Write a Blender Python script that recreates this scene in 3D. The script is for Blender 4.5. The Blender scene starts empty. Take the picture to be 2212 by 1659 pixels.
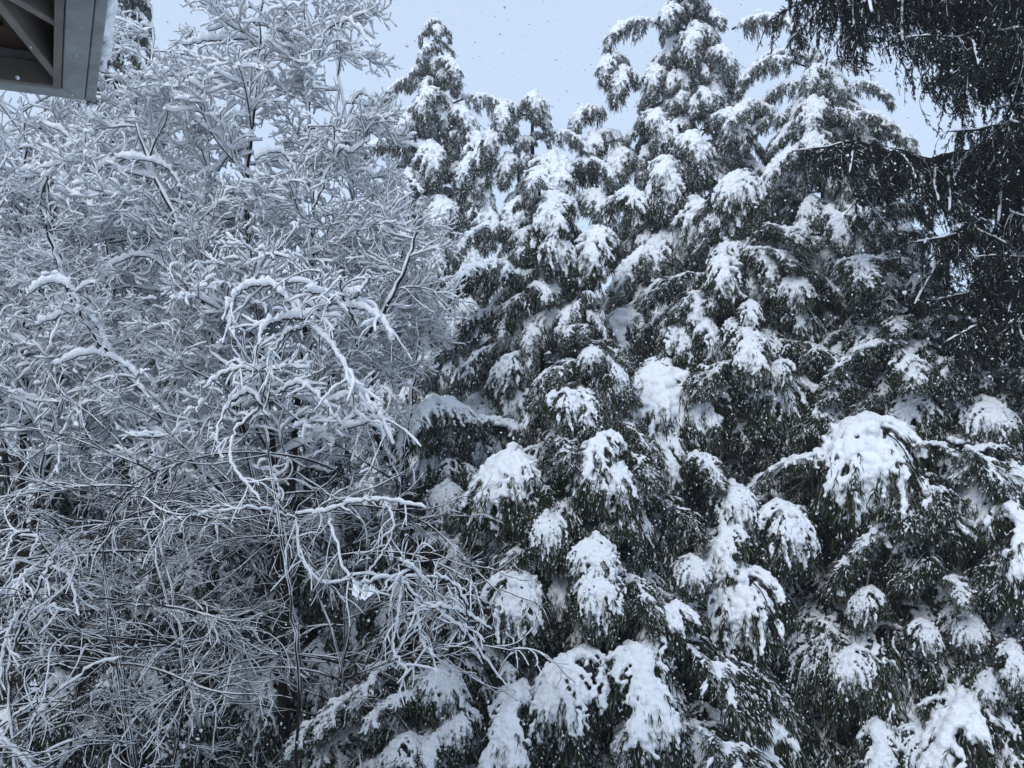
import bpy, math, random
import numpy as np
from mathutils import Vector, Matrix

random.seed(7)
RNG = np.random.default_rng(7)
scene = bpy.context.scene
COL = scene.collection

# ------------------------------------------------------------------ camera
CAM_Z, PITCH, HFOV = 4.5, 7.0, 64.0
cam_data = bpy.data.cameras.new('camera')
cam_data.sensor_width = 36.0
cam_data.angle = math.radians(HFOV)
cam_data.clip_start = 0.05
cam_data.clip_end = 2000
cam = bpy.data.objects.new('camera', cam_data)
COL.objects.link(cam)
cam.location = (0, 0, CAM_Z)
cam.rotation_euler = (math.radians(90 + PITCH), 0, 0)
scene.camera = cam

# ------------------------------------------------------------------ sky and light (overcast, snowing)
SUN_EL, SUN_AZ = 40.0, 205.0            # degrees; azimuth clockwise from +Y (behind the camera)
world = bpy.data.worlds.new('World')
scene.world = world
world.use_nodes = True
wn, wl = world.node_tree.nodes, world.node_tree.links
wn.clear()
w_out = wn.new('ShaderNodeOutputWorld')
sky = wn.new('ShaderNodeTexSky')
sky.sky_type = 'NISHITA'
sky.sun_disc = False
sky.sun_elevation = math.radians(SUN_EL)
sky.sun_rotation = math.radians(SUN_AZ)
bg_sky = wn.new('ShaderNodeBackground'); bg_sky.inputs[1].default_value = 0.05
bg_cloud = wn.new('ShaderNodeBackground')
bg_cloud.inputs[0].default_value = (0.61, 0.735, 0.915, 1); bg_cloud.inputs[1].default_value = 0.93
add = wn.new('ShaderNodeAddShader')
wl.new(sky.outputs[0], bg_sky.inputs[0])
wl.new(bg_sky.outputs[0], add.inputs[0]); wl.new(bg_cloud.outputs[0], add.inputs[1])
wl.new(add.outputs[0], w_out.inputs[0])

sun_d = bpy.data.lights.new('sun', 'SUN')
sun_d.energy = 1.4
sun_d.angle = math.radians(28)
sun_d.color = (0.95, 0.975, 1.0)
sun = bpy.data.objects.new('sun', sun_d)
COL.objects.link(sun)
_el, _az = math.radians(SUN_EL), math.radians(SUN_AZ)
sdir = Vector((math.sin(_az) * math.cos(_el), math.cos(_az) * math.cos(_el), math.sin(_el)))
sun.rotation_euler = sdir.to_track_quat('Z', 'Y').to_euler()

vs = scene.view_settings
vs.view_transform = 'Standard'; vs.look = 'None'; vs.exposure = 0.0; vs.gamma = 1.0; vs.use_curve_mapping = False
scene.cycles.max_bounces = 8
scene.cycles.diffuse_bounces = 6
scene.cycles.glossy_bounces = 1
scene.cycles.transmission_bounces = 1
scene.cycles.caustics_reflective = False
scene.cycles.caustics_refractive = False
scene.cycles.use_denoising = True

# ------------------------------------------------------------------ pixel <-> place (2212 x 1659 frame)
F = 1106 / math.tan(math.radians(HFOV / 2))
CP, SP = math.cos(math.radians(PITCH)), math.sin(math.radians(PITCH))
CAM = np.array([0.0, 0.0, CAM_Z])


def ray(x, y):
    cx, cy = (x - 1106) / F, (829.5 - y) / F
    return np.array([cx, CP - cy * SP, SP + cy * CP])


def at(x, y, Y):
    d = ray(x, y)
    return CAM + d * (Y / d[1])


def to_px(P):
    d = np.asarray(P) - CAM
    w = d[1] * CP + d[2] * SP
    v = -d[1] * SP + d[2] * CP
    return 1106 + F * d[0] / w, 829.5 - F * v / w, w


# ------------------------------------------------------------------ materials
def mat(name):
    m = bpy.data.materials.new(name)
    m.use_nodes = True
    nt = m.node_tree
    b = nt.nodes['Principled BSDF']
    return m, nt, b


def noise(nt, scale, detail=3, rough=0.6):
    n = nt.nodes.new('ShaderNodeTexNoise')
    n.inputs['Scale'].default_value = scale
    n.inputs['Detail'].default_value = detail
    n.inputs['Roughness'].default_value = rough
    tc = nt.nodes.new('ShaderNodeTexCoord')
    nt.links.new(tc.outputs['Object'], n.inputs['Vector'])
    return n


def ramp(nt, src, stops):
    r = nt.nodes.new('ShaderNodeValToRGB')
    el = r.color_ramp.elements
    while len(el) < len(stops):
        el.new(0.5)
    for e, (p, c) in zip(el, stops):
        e.position = p
        e.color = (*c, 1)
    nt.links.new(src, r.inputs[0])
    return r


def bump(nt, b, src, strength, dist):
    bp = nt.nodes.new('ShaderNodeBump')
    bp.inputs['Strength'].default_value = strength
    bp.inputs['Distance'].default_value = dist
    nt.links.new(src, bp.inputs['Height'])
    nt.links.new(bp.outputs[0], b.inputs['Normal'])


def snow_mat():
    m, nt, b = mat('snow')
    b.inputs['Base Color'].default_value = (0.86, 0.88, 0.91, 1)
    b.inputs['Roughness'].default_value = 0.85
    b.inputs['Specular IOR Level'].default_value = 0.15
    n = noise(nt, 26, 4, 0.65)
    r = ramp(nt, n.outputs[0], [(0.3, (0.87, 0.90, 0.945)), (0.7, (0.925, 0.945, 0.97))])
    nt.links.new(r.outputs[0], b.inputs['Base Color'])
    bump(nt, b, n.outputs[0], 0.7, 0.03)
    return m


def leaf_mat(name, dark, mid, tip, frost):
    m, nt, b = mat(name)
    a = nt.nodes.new('ShaderNodeAttribute'); a.attribute_name = 'tint'
    oi = nt.nodes.new('ShaderNodeObjectInfo')
    r = ramp(nt, a.outputs['Fac'], [(0.0, dark), (0.5, mid), (0.8, tip), (0.9, frost)])
    hs = nt.nodes.new('ShaderNodeHueSaturation')
    mr = nt.nodes.new('ShaderNodeMapRange')
    mr.inputs['To Min'].default_value = 0.75; mr.inputs['To Max'].default_value = 1.25
    nt.links.new(oi.outputs['Random'], mr.inputs['Value'])
    nt.links.new(mr.outputs[0], hs.inputs['Value'])
    nt.links.new(r.outputs[0], hs.inputs['Color'])
    nt.links.new(hs.outputs[0], b.inputs['Base Color'])
    b.inputs['Roughness'].default_value = 0.7
    b.inputs['Specular IOR Level'].default_value = 0.2
    return m


def bark_mat(name, c0, c1, scale=30):
    m, nt, b = mat(name)
    n = noise(nt, scale, 5, 0.7)
    r = ramp(nt, n.outputs[0], [(0.3, c0), (0.7, c1)])
    nt.links.new(r.outputs[0], b.inputs['Base Color'])
    b.inputs['Roughness'].default_value = 0.9
    b.inputs['Specular IOR Level'].default_value = 0.15
    bump(nt, b, n.outputs[0], 0.6, 0.02)
    return m


SNOW = snow_mat()
CEDAR = leaf_mat('cedar_foliage', (0.009, 0.014, 0.008), (0.024, 0.031, 0.012), (0.070, 0.064, 0.026), (0.20, 0.215, 0.205))
SPRUCE = leaf_mat('spruce_needles', (0.007, 0.012, 0.010), (0.013, 0.021, 0.015), (0.030, 0.036, 0.024), (0.13, 0.145, 0.145))
BARK = bark_mat('grey_brown_bark', (0.010, 0.008, 0.007), (0.036, 0.030, 0.026))
TWIG = bark_mat('dark_twig_bark', (0.014, 0.010, 0.010), (0.045, 0.032, 0.030), 60)


# ------------------------------------------------------------------ mesh helpers
class MB:
    """collects vertices, triangles and quads and builds one mesh"""

    def __init__(self):
        self.v, self.q, self.t, self.qm, self.tm, self.tint, self.n = [], [], [], [], [], [], 0

    def add(self, V, quads=None, tris=None, mi=0, tint=0.5):
        V = np.asarray(V, float).reshape(-1, 3)
        self.v.append(V)
        self.tint.append(np.broadcast_to(np.asarray(tint, float), (len(V),)).copy())
        if quads is not None and len(quads):
            q = np.asarray(quads).reshape(-1, 4) + self.n
            self.q.append(q); self.qm.append(np.full(len(q), mi))
        if tris is not None and len(tris):
            t = np.asarray(tris).reshape(-1, 3) + self.n
            self.t.append(t); self.tm.append(np.full(len(t), mi))
        self.n += len(V)

    def mesh(self, name, mats, smooth=True):
        me = bpy.data.meshes.new(name)
        V = np.concatenate(self.v)
        Q = np.concatenate(self.q) if self.q else np.zeros((0, 4), int)
        T = np.concatenate(self.t) if self.t else np.zeros((0, 3), int)
        mi = np.concatenate(self.qm + self.tm) if (self.qm or self.tm) else np.zeros(0, int)
        me.vertices.add(len(V)); me.vertices.foreach_set('co', V.ravel().astype(np.float32))
        loops = np.concatenate([Q.ravel(), T.ravel()]).astype(np.int32)
        tot = np.concatenate([np.full(len(Q), 4), np.full(len(T), 3)]).astype(np.int32)
        start = np.concatenate([[0], np.cumsum(tot)[:-1]]).astype(np.int32)
        me.loops.add(len(loops)); me.loops.foreach_set('vertex_index', loops)
        me.polygons.add(len(tot)); me.polygons.foreach_set('loop_start', start)
        me.polygons.foreach_set('material_index', mi.astype(np.int32))
        me.polygons.foreach_set('use_smooth', np.full(len(tot), smooth, bool))
        for m in mats:
            me.materials.append(m)
        at_ = me.attributes.new('tint', 'FLOAT', 'POINT')
        at_.data.foreach_set('value', np.concatenate(self.tint).astype(np.float32))
        me.update(calc_edges=True)
        return me


def norm(a):
    return a / np.maximum(np.linalg.norm(a, axis=-1, keepdims=True), 1e-9)


def grow(start, d, length, S, wob, trop, rng, trop_vec=(0, 0, 1)):
    """polylines (N,S,3) that wander and bend towards trop_vec"""
    start = np.asarray(start, float); d = norm(np.asarray(d, float))
    N = len(start)
    tv = np.asarray(trop_vec, float)
    trop = np.broadcast_to(np.asarray(trop, float), (N,))[:, None]
    step = (np.broadcast_to(np.asarray(length, float), (N,)) / (S - 1))[:, None]
    P = np.empty((N, S, 3)); P[:, 0] = start
    v = np.zeros((N, 3))
    for k in range(1, S):
        v = 0.62 * v + 0.62 * wob * rng.normal(size=(N, 3))
        d = norm(d + v + trop * tv)
        P[:, k] = P[:, k - 1] + d * step
    return P


def tangents(P):
    return norm(np.gradient(P, axis=1))


def tubes(mb, P, R, k=3, mi=0, tint=0.3, cap=False):
    """P (N,S,3), R (N,S)"""
    N, S, _ = P.shape
    T = tangents(P)
    ref = np.where(np.abs(T[:, :1, 2:3]) > 0.85, np.array([1.0, 0.13, 0]), np.array([0, 0, 1.0]))
    U = norm(np.cross(T, ref)); W = np.cross(U, T)
    a = np.arange(k) * 2 * math.pi / k + math.pi / 2
    ring = P[:, :, None] + R[:, :, None, None] * (np.cos(a)[:, None] * U[:, :, None] + np.sin(a)[:, None] * W[:, :, None])
    base = (np.arange(N) * S * k)[:, None, None] + (np.arange(S - 1) * k)[None, :, None]
    j = np.arange(k); j2 = (j + 1) % k
    q = np.stack([base + j, base + j2, base + k + j2, base + k + j], -1)
    mb.add(ring.reshape(-1, 3), q.reshape(-1, 4), None, mi, tint)


WIND = norm(np.array([[-0.35, -0.75, 0.0]]))[0]


def snow_tubes(mb, P, R, H, rng, k=5, mi=0, cover=1.0, bias=0.28):
    """snow lying along the upper side of each twig: P (N,S,3), R twig radius (N,S), H depth on a level twig (N,)"""
    N, S, _ = P.shape
    T = tangents(P)
    up = np.array([0, 0, 1.0]) + bias * WIND
    Wv = up - (T @ up)[..., None] * T
    flat = np.linalg.norm(Wv, axis=-1)
    Wv = norm(Wv); U = np.cross(T, Wv)
    hor = np.sqrt(np.maximum(1 - T[..., 2] ** 2, 0))
    n = 0.6 + 0.8 * rng.random((N, S))
    end = np.minimum(1, np.minimum(np.linspace(0.6, 3, S), np.linspace(3.2, 0.7, S)))
    h = np.asarray(H)[:, None] * (0.22 + 0.78 * hor ** 1.3) * n * end
    if cover < 1:
        gap = rng.random((N, S)) > cover
        h = np.where(gap, h * 0.15, h)
    a = np.array([-0.25, 0.15, 0.5, 0.85, 1.25]) * math.pi if k == 5 else np.array([-0.2, 0.5, 1.2]) * math.pi
    wd = np.where(R > 0.014, 0.65 * R, R) + 0.42 * h
    ht = 0.66 * h
    C = P + Wv * (R * 0.38 + 0.50 * h)[..., None]
    ring = C[:, :, None] + (wd[..., None] * np.cos(a))[..., None] * U[:, :, None] + (ht[..., None] * np.sin(a))[..., None] * Wv[:, :, None]
    base = (np.arange(N) * S * k)[:, None, None] + (np.arange(S - 1) * k)[None, :, None]
    j = np.arange(k); j2 = (j + 1) % k
    q = np.stack([base + j, base + k + j, base + k + j2, base + j2], -1)
    mb.add(ring.reshape(-1, 3), q.reshape(-1, 4), None, mi, 0.5)
    # end caps
    b0 = np.arange(N) * S * k; b1 = b0 + (S - 1) * k
    fan = np.array([[0, i + 1, i + 2] for i in range(k - 2)])
    off = mb.n - len(ring.reshape(-1, 3))
    t = np.concatenate([(b0[:, None, None] + fan[None, :, ::-1]).reshape(-1, 3), (b1[:, None, None] + fan[None]).reshape(-1, 3)]) + off
    mb.t.append(t); mb.tm.append(np.full(len(t), mi))


def ico(sub=1):
    import bmesh
    bm = bmesh.new(); bmesh.ops.create_icosphere(bm, subdivisions=sub, radius=1)
    V = np.array([v.co[:] for v in bm.verts]); T = np.array([[v.index for v in f.verts] for f in bm.faces])
    bm.free(); return V, T


ICO1, ICOT1 = ico(1)
ICO2, ICOT2 = ico(2)


def blobs(mb, C, R, flat=0.8, sub=1, mi=0):
    V, T = (ICO1, ICOT1) if sub == 1 else (ICO2, ICOT2)
    C = np.asarray(C); R = np.asarray(R)
    P = C[:, None] + V[None] * R[:, None, None] * np.array([1, 1, flat])
    t = T[None] + (np.arange(len(C)) * len(V))[:, None, None]
    mb.add(P.reshape(-1, 3), None, t.reshape(-1, 3), mi, 0.5)


def strips(mb, P, width, nrm, mi=0, tint=0.5):
    """leaf-like strips along polylines P (N,3,3), pointed at the tip"""
    N = len(P)
    T = norm(P[:, 2] - P[:, 0])
    U = norm(np.cross(T, nrm))
    w = np.asarray(width)[:, None]
    V = np.stack([P[:, 0] - U * w * 0.4, P[:, 0] + U * w * 0.4, P[:, 1] - U * w * 0.5, P[:, 1] + U * w * 0.5, P[:, 2]], 1)
    b = (np.arange(N) * 5)[:, None]
    q = b + np.array([0, 1, 3, 2]); t = b + np.array([2, 3, 4])
    mb.add(V.reshape(-1, 3), q, t, mi, np.repeat(np.broadcast_to(tint, (N,)), 5))


def flecks(mb, C, D, L, W, mi=0):
    """small oblong flakes of snow lying along leaves: centre, direction, length, width"""
    N = len(C)
    U = norm(np.cross(D, np.array([0.05, 0.02, 1.0])) + 1e-6)
    N_ = np.cross(U, D)
    L = L[:, None]; W = W[:, None]
    V = np.stack([C - D * L * .5, C + U * W * .5, C + D * L * .5, C - U * W * .5, C + N_ * W * .55, C - N_ * W * .25], 1)
    f = np.array([[0, 1, 4], [1, 2, 4], [2, 3, 4], [3, 0, 4], [1, 0, 5], [2, 1, 5], [3, 2, 5], [0, 3, 5]])
    t = (np.arange(N) * 6)[:, None, None] + f[None]
    mb.add(V.reshape(-1, 3), None, t.reshape(-1, 3), mi, 0.5)


def remeshed(mb, voxel):
    """fuse the overlapping blobs of a snow load into one lumpy skin; returns vertices, quads"""
    me = mb.mesh('snow_source', [])
    ob = bpy.data.objects.new('snow_source', me)
    COL.objects.link(ob)
    md = ob.modifiers.new('r', 'REMESH'); md.mode = 'VOXEL'; md.voxel_size = voxel
    dg = bpy.context.evaluated_depsgraph_get()
    ev = ob.evaluated_get(dg).to_mesh()
    V = np.empty(len(ev.vertices) * 3, np.float32); ev.vertices.foreach_get('co', V)
    Q = np.empty(len(ev.loops), np.int32); ev.loops.foreach_get('vertex_index', Q)
    n = len(ev.polygons)
    bpy.data.objects.remove(ob); bpy.data.meshes.remove(me)
    assert len(Q) == 4 * n
    return V.reshape(-1, 3).astype(float), Q.reshape(-1, 4)


def add_obj(name, me, parent=None, loc=(0, 0, 0), rz=0.0, sc=1.0, label=None, kind=None):
    o = bpy.data.objects.new(name, me)
    COL.objects.link(o)
    o.location = loc
    o.rotation_euler = (0, 0, rz)
    o.scale = (sc, sc, sc) if np.isscalar(sc) else sc
    if parent is not None:
        o.parent = parent
    if label: o['label'] = label
    if kind: o['kind'] = kind
    return o


def thing(name, label, cat, loc=(0, 0, 0), group=None):
    o = bpy.data.objects.new(name, None)
    COL.objects.link(o)
    o.location = loc
    o.empty_display_size = 0.3
    o['label'] = label; o['category'] = cat
    if group: o['group'] = group
    return o


def bez(pts, n):
    """smooth polyline through the given points (Catmull-Rom), n samples"""
    p = np.asarray(pts, float)
    p = np.vstack([2 * p[0] - p[1], p, 2 * p[-1] - p[-2]])
    m = len(p) - 3
    out = []
    for u in np.linspace(0, m - 1e-6, n):
        i = int(u); t = u - i
        a, b, c, d = p[i], p[i + 1], p[i + 2], p[i + 3]
        out.append(0.5 * (2 * b + (c - a) * t + (2 * a - 5 * b + 4 * c - d) * t * t + (3 * b - a - 3 * c + d) * t ** 3))
    return np.array(out)


# ------------------------------------------------------------------ ground
def ground():
    mb = MB()
    n = 60
    xs = np.concatenate([np.linspace(-600, -30, 8), np.linspace(-25, 25, n), np.linspace(30, 600, 8)])
    ys = np.concatenate([np.linspace(-600, -10, 6), np.linspace(-5, 45, n), np.linspace(60, 900, 8)])
    X, Y = np.meshgrid(xs, ys)
    Z = 0.12 * np.sin(X * 0.5 + 1) * np.cos(Y * 0.4) + 0.05 * np.sin(X * 1.7 + Y * 1.3)
    V = np.stack([X, Y, Z], -1).reshape(-1, 3)
    nx, ny = len(xs), len(ys)
    i = (np.arange(ny - 1) * nx)[:, None] + np.arange(nx - 1)[None]
    q = np.stack([i, i + 1, i + nx + 1, i + nx], -1).reshape(-1, 4)
    mb.add(V, q)
    o = add_obj('ground', mb.mesh('ground', [SNOW]), kind='structure')
    o['label'] = 'snow covered ground under the trees'


ground()


# ------------------------------------------------------------------ cedar boughs (prototypes)
def cedar_bough(seed, L=1.7, W=0.62, th0=28, th1=-82, nsec=56, bend=1.25, hang=0.19, fan=(78, 30), snow=1.0, s0=0.16, frost=0.13, dust=1.0, spl=1.0):
    """returns (wood+foliage mesh, heavy snow mesh, light snow mesh, peak point, visible width)"""
    rng = np.random.default_rng(seed)
    S = 26
    s = np.linspace(0, 1, S)
    th = np.radians(th0 + (th1 - th0) * np.clip((s - 0.1) / 0.9, 0, 1) ** bend)
    az = np.cumsum(rng.normal(0, 0.045, S))
    step = L / (S - 1)
    d = np.stack([np.cos(th) * np.cos(az), np.cos(th) * np.sin(az), np.sin(th)], -1)
    ax = np.vstack([[0, 0, 0], np.cumsum(d[:-1] * step, 0)])
    pk = ax[np.argmax(ax[:, 2])].copy()
    mb = MB()
    # the limb back into the crown
    tubes(mb, ax[None], np.linspace(0.026, 0.006, S)[None], 5, 1, 0.3)
    # secondaries
    si = np.sort(np.concatenate([rng.uniform(s0, 1.0, nsec - 12), rng.uniform(0.7, 1.0, 12)]))
    idx = si * (S - 1); i0 = np.minimum(idx.astype(int), S - 2); f = (idx - i0)[:, None]
    p0 = ax[i0] * (1 - f) + ax[i0 + 1] * f
    tg = d[i0]
    side = np.where(rng.random(nsec) < 0.5, 1, -1)[:, None]
    lat = norm(np.stack([-tg[:, 1], tg[:, 0], np.zeros(nsec)], -1)) * side
    phi = np.radians(fan[0] + (fan[1] - fan[0]) * si + rng.normal(0, 12, nsec))[:, None]
    fwd = norm(tg * np.array([1, 1, 0.45]))
    sd = np.cos(phi) * fwd + np.sin(phi) * lat + np.array([0, 0, 0.34])
    sl = W * (0.45 + 0.75 * np.sin(math.pi * np.clip(si, 0, 1) ** 0.9) ** 0.8) * rng.uniform(0.7, 1.15, nsec)
    SS = 10
    sec = grow(p0, sd, sl, SS, 0.07, -hang * 1.35, rng)
    tubes(mb, sec, np.linspace(0.009, 0.003, SS)[None].repeat(nsec, 0), 3, 1, 0.3)
    # sprays on every secondary (and on the tip)
    K = 12
    tt = rng.uniform(0.12, 1.0, (nsec, K))
    ii = np.minimum((tt * (SS - 1)).astype(int), SS - 2); ff = (tt * (SS - 1) - ii)[..., None]
    r_ = np.arange(nsec)[:, None]
    q0 = sec[r_, ii] * (1 - ff) + sec[r_, ii + 1] * ff
    st = norm(sec[r_, ii + 1] - sec[r_, ii])
    pl = norm(np.cross(st, np.array([0, 0, 1.0])) + 0.25 * rng.normal(size=st.shape))
    sg = np.where(rng.random((nsec, K)) < 0.5, 1, -1)[..., None]
    td = st * 0.75 + pl * sg * rng.uniform(0.3, 0.9, (nsec, K, 1)) + np.array([0, 0, -0.1])
    tl = spl * rng.uniform(0.14, 0.30, (nsec, K)) * (1.1 - 0.45 * tt)
    NT = nsec * K
    SPn = 5
    spr = grow(q0.reshape(-1, 3), td.reshape(-1, 3), tl.reshape(-1), SPn, 0.08, -hang * 1.6, rng)
    sprt = tt.reshape(-1)
    # leaflets
    M = 9
    lt = np.sort(rng.uniform(0.05, 1.0, (NT, M)), 1)
    li = np.minimum((lt * (SPn - 1)).astype(int), SPn - 2); lf = (lt * (SPn - 1) - li)[..., None]
    r2 = np.arange(NT)[:, None]
    l0 = spr[r2, li] * (1 - lf) + spr[r2, li + 1] * lf
    ldir = norm(spr[r2, li + 1] - spr[r2, li])
    lpl = norm(np.cross(ldir, np.array([0, 0, 1.0])) + 0.5 * rng.normal(size=ldir.shape))
    lsg = np.where(np.arange(M) % 2 == 0, 1, -1)[None, :, None]
    dd = norm(ldir + lpl * lsg * rng.uniform(0.15, 0.6, (NT, M, 1)))
    ll = rng.uniform(0.06, 0.14, (NT, M))
    l0 = l0.reshape(-1, 3); dd = dd.reshape(-1, 3); ll = ll.reshape(-1)
    e1 = l0 + dd * ll[:, None] * 0.5
    d2 = norm(dd + np.array([0, 0, -0.6]))
    e2 = e1 + d2 * ll[:, None] * 0.5
    nr = norm(rng.normal(size=dd.shape) * 0.6 + np.array([0, 0, 1.0]))
    tint = np.clip(rng.normal(0.33, 0.18, len(l0)) + 0.25 * (lt.reshape(-1) - 0.5), 0, 0.8)
    tint = np.where(rng.random(len(l0)) < frost, 1.0, tint)
    strips(mb, np.stack([l0, e1, e2], 1), rng.uniform(0.007, 0.013, len(l0)), nr, 0, tint)
    fol = mb.mesh('cedar_foliage', [CEDAR, BARK])

    # snow loads
    up = np.array([0, 0, 1.0])

    def along(P, t0, t1, r0, r1, gapp, spread):
        cs, rs = [], []
        for k in range(len(P)):
            seg = np.linalg.norm(np.diff(P[k], axis=0), axis=1).sum()
            a, b_ = t0[k], t1[k]
            if b_ <= a: continue
            n = max(2, int(seg * (b_ - a) / (0.55 * r0)))
            t = np.linspace(a, b_, n) + rng.normal(0, 0.02, n)
            t = np.clip(t, 0, 1)
            keep = rng.random(n) > gapp
            x = t * (P.shape[1] - 1); i = np.minimum(x.astype(int), P.shape[1] - 2); g = (x - i)[:, None]
            c = P[k][i] * (1 - g) + P[k][i + 1] * g
            r = (r0 + (r1 - r0) * (t - a) / max(b_ - a, 1e-3)) * rng.uniform(0.65, 1.25, n)
            tg_ = norm(P[k][i + 1] - P[k][i])
            out_ = norm(up + np.array([0.25, 0, 0]) - (tg_ @ (up + np.array([0.25, 0, 0])))[:, None] * tg_)
            c = c + out_ * (r * 0.5)[:, None] + rng.normal(0, spread, (n, 3))
            cs.append(c[keep]); rs.append(r[keep])
        return np.concatenate(cs), np.concatenate(rs)

    out = []
    for level in ('heavy', 'light'):
        sb = MB()
        if level == 'heavy':
            c, r = along(ax[None], [0.12], [0.99], 0.074 * snow, 0.056 * snow, 0.0, 0.010); blobs(sb, c, r, 0.8)
            c, r = along(ax[None], [0.25], [0.8], 0.085 * snow, 0.06 * snow, 0.35, 0.03); blobs(sb, c, r, 0.75)
            tmax = np.clip(rng.normal(0.62, 0.24, nsec), 0.1, 1.0) * np.clip(1.3 - 0.35 * si, 0, 1)
            c, r = along(sec, np.full(nsec, 0.0), tmax, 0.050 * snow, 0.022 * snow, 0.13, 0.009); blobs(sb, c, r, 0.8)
            pick = rng.random(NT) < 0.22 * (sprt < 0.75)
            c, r = along(spr[pick], np.full(pick.sum(), 0.05), np.full(pick.sum(), 0.75), 0.030, 0.020, 0.1, 0.006); blobs(sb, c, r, 0.8)
            # small lumps all over the load
            lump = np.concatenate(sb.v); lump = lump[rng.integers(0, len(lump), 1500)]
            blobs(sb, lump, rng.uniform(0.014, 0.030, len(lump)), 0.9)
            fk, vox = 0.10 * dust, 0.0158
        else:
            c, r = along(ax[None], [0.15], [0.97], 0.044, 0.034, 0.2, 0.014); blobs(sb, c, r, 0.8)
            pk2 = rng.random(nsec) < 0.8
            c, r = along(sec[pk2], np.zeros(pk2.sum()), np.clip(rng.normal(0.6, 0.2, pk2.sum()), .2, 1), 0.031, 0.018, 0.25, 0.010); blobs(sb, c, r, 0.8)
            pick = rng.random(NT) < 0.13
            c, r = along(spr[pick], np.full(pick.sum(), 0.05), np.full(pick.sum(), 0.8), 0.020, 0.014, 0.2, 0.005); blobs(sb, c, r, 0.8)
            fk, vox = 0.13 * dust, 0.014
        V, Q = remeshed(sb, vox)
        fb = MB()
        fb.add(V, Q)
        sel = rng.random(len(l0)) < fk
        flecks(fb, e1[sel] + up * 0.007, norm(e2 - l0)[sel], ll[sel] * rng.uniform(0.3, 0.75, sel.sum()), rng.uniform(0.009, 0.018, sel.sum()))
        out.append(fb.mesh('bough_snow', [SNOW]))
    return {'fol': fol, 'heavy': out[0], 'light': out[1], 'pk': pk, 'w': 1.0}


HOODS = [cedar_bough(100 + i, L=1.12 + 0.10 * (i % 3), W=0.60 + 0.06 * (i % 2), th0=30, th1=-100, bend=0.8, fan=(88, 48), nsec=66, s0=0.10, spl=1.3, hang=0.21) for i in range(4)]
DROOPS = [cedar_bough(700 + i, L=1.35, W=0.46, th0=22, th1=-96, bend=0.6, fan=(75, 30), nsec=60, snow=1.12, s0=0.05) for i in range(3)]
TOPS = [cedar_bough(800 + i, L=1.35 + 0.2 * i, W=0.44, th0=26, th1=-98, bend=0.7, fan=(75, 30), nsec=58, snow=1.15, s0=0.05, frost=0.30, dust=2.6) for i in range(3)]
TOPSIDE = [cedar_bough(830 + i, L=1.9, W=0.44, th0=14, th1=-74, nsec=56, bend=0.9, fan=(62, 25), snow=1.1, s0=0.08, frost=0.30, dust=2.6) for i in range(2)]
ARCHES = [cedar_bough(200 + i, L=2.3, W=0.50 + 0.05 * i, th0=34, th1=-72, nsec=66, bend=1.1, fan=(70, 30)) for i in range(3)]
SLOPES = [cedar_bough(300 + i, L=1.9, W=0.46, th0=12, th1=-62, nsec=54, bend=1.0, hang=0.09, fan=(62, 25)) for i in range(3)]
PROTOS = {'h': HOODS, 'a': ARCHES, 's': SLOPES, 'd': DROOPS, 't': TOPS, 'u': TOPSIDE}

# ------------------------------------------------------------------ cedars
CEDARS = []      # dicts


_mb = MB()
_t = np.linspace(0, 1, 7)
tubes(_mb, np.stack([_t, np.zeros(7), -0.05 * np.sin(_t * 3)], -1)[None], np.linspace(0.022, 0.032, 7)[None], 6, 0, 0.3)
LIMB = _mb.mesh('cedar_limb', [BARK])
TOP_TREES = []


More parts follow.
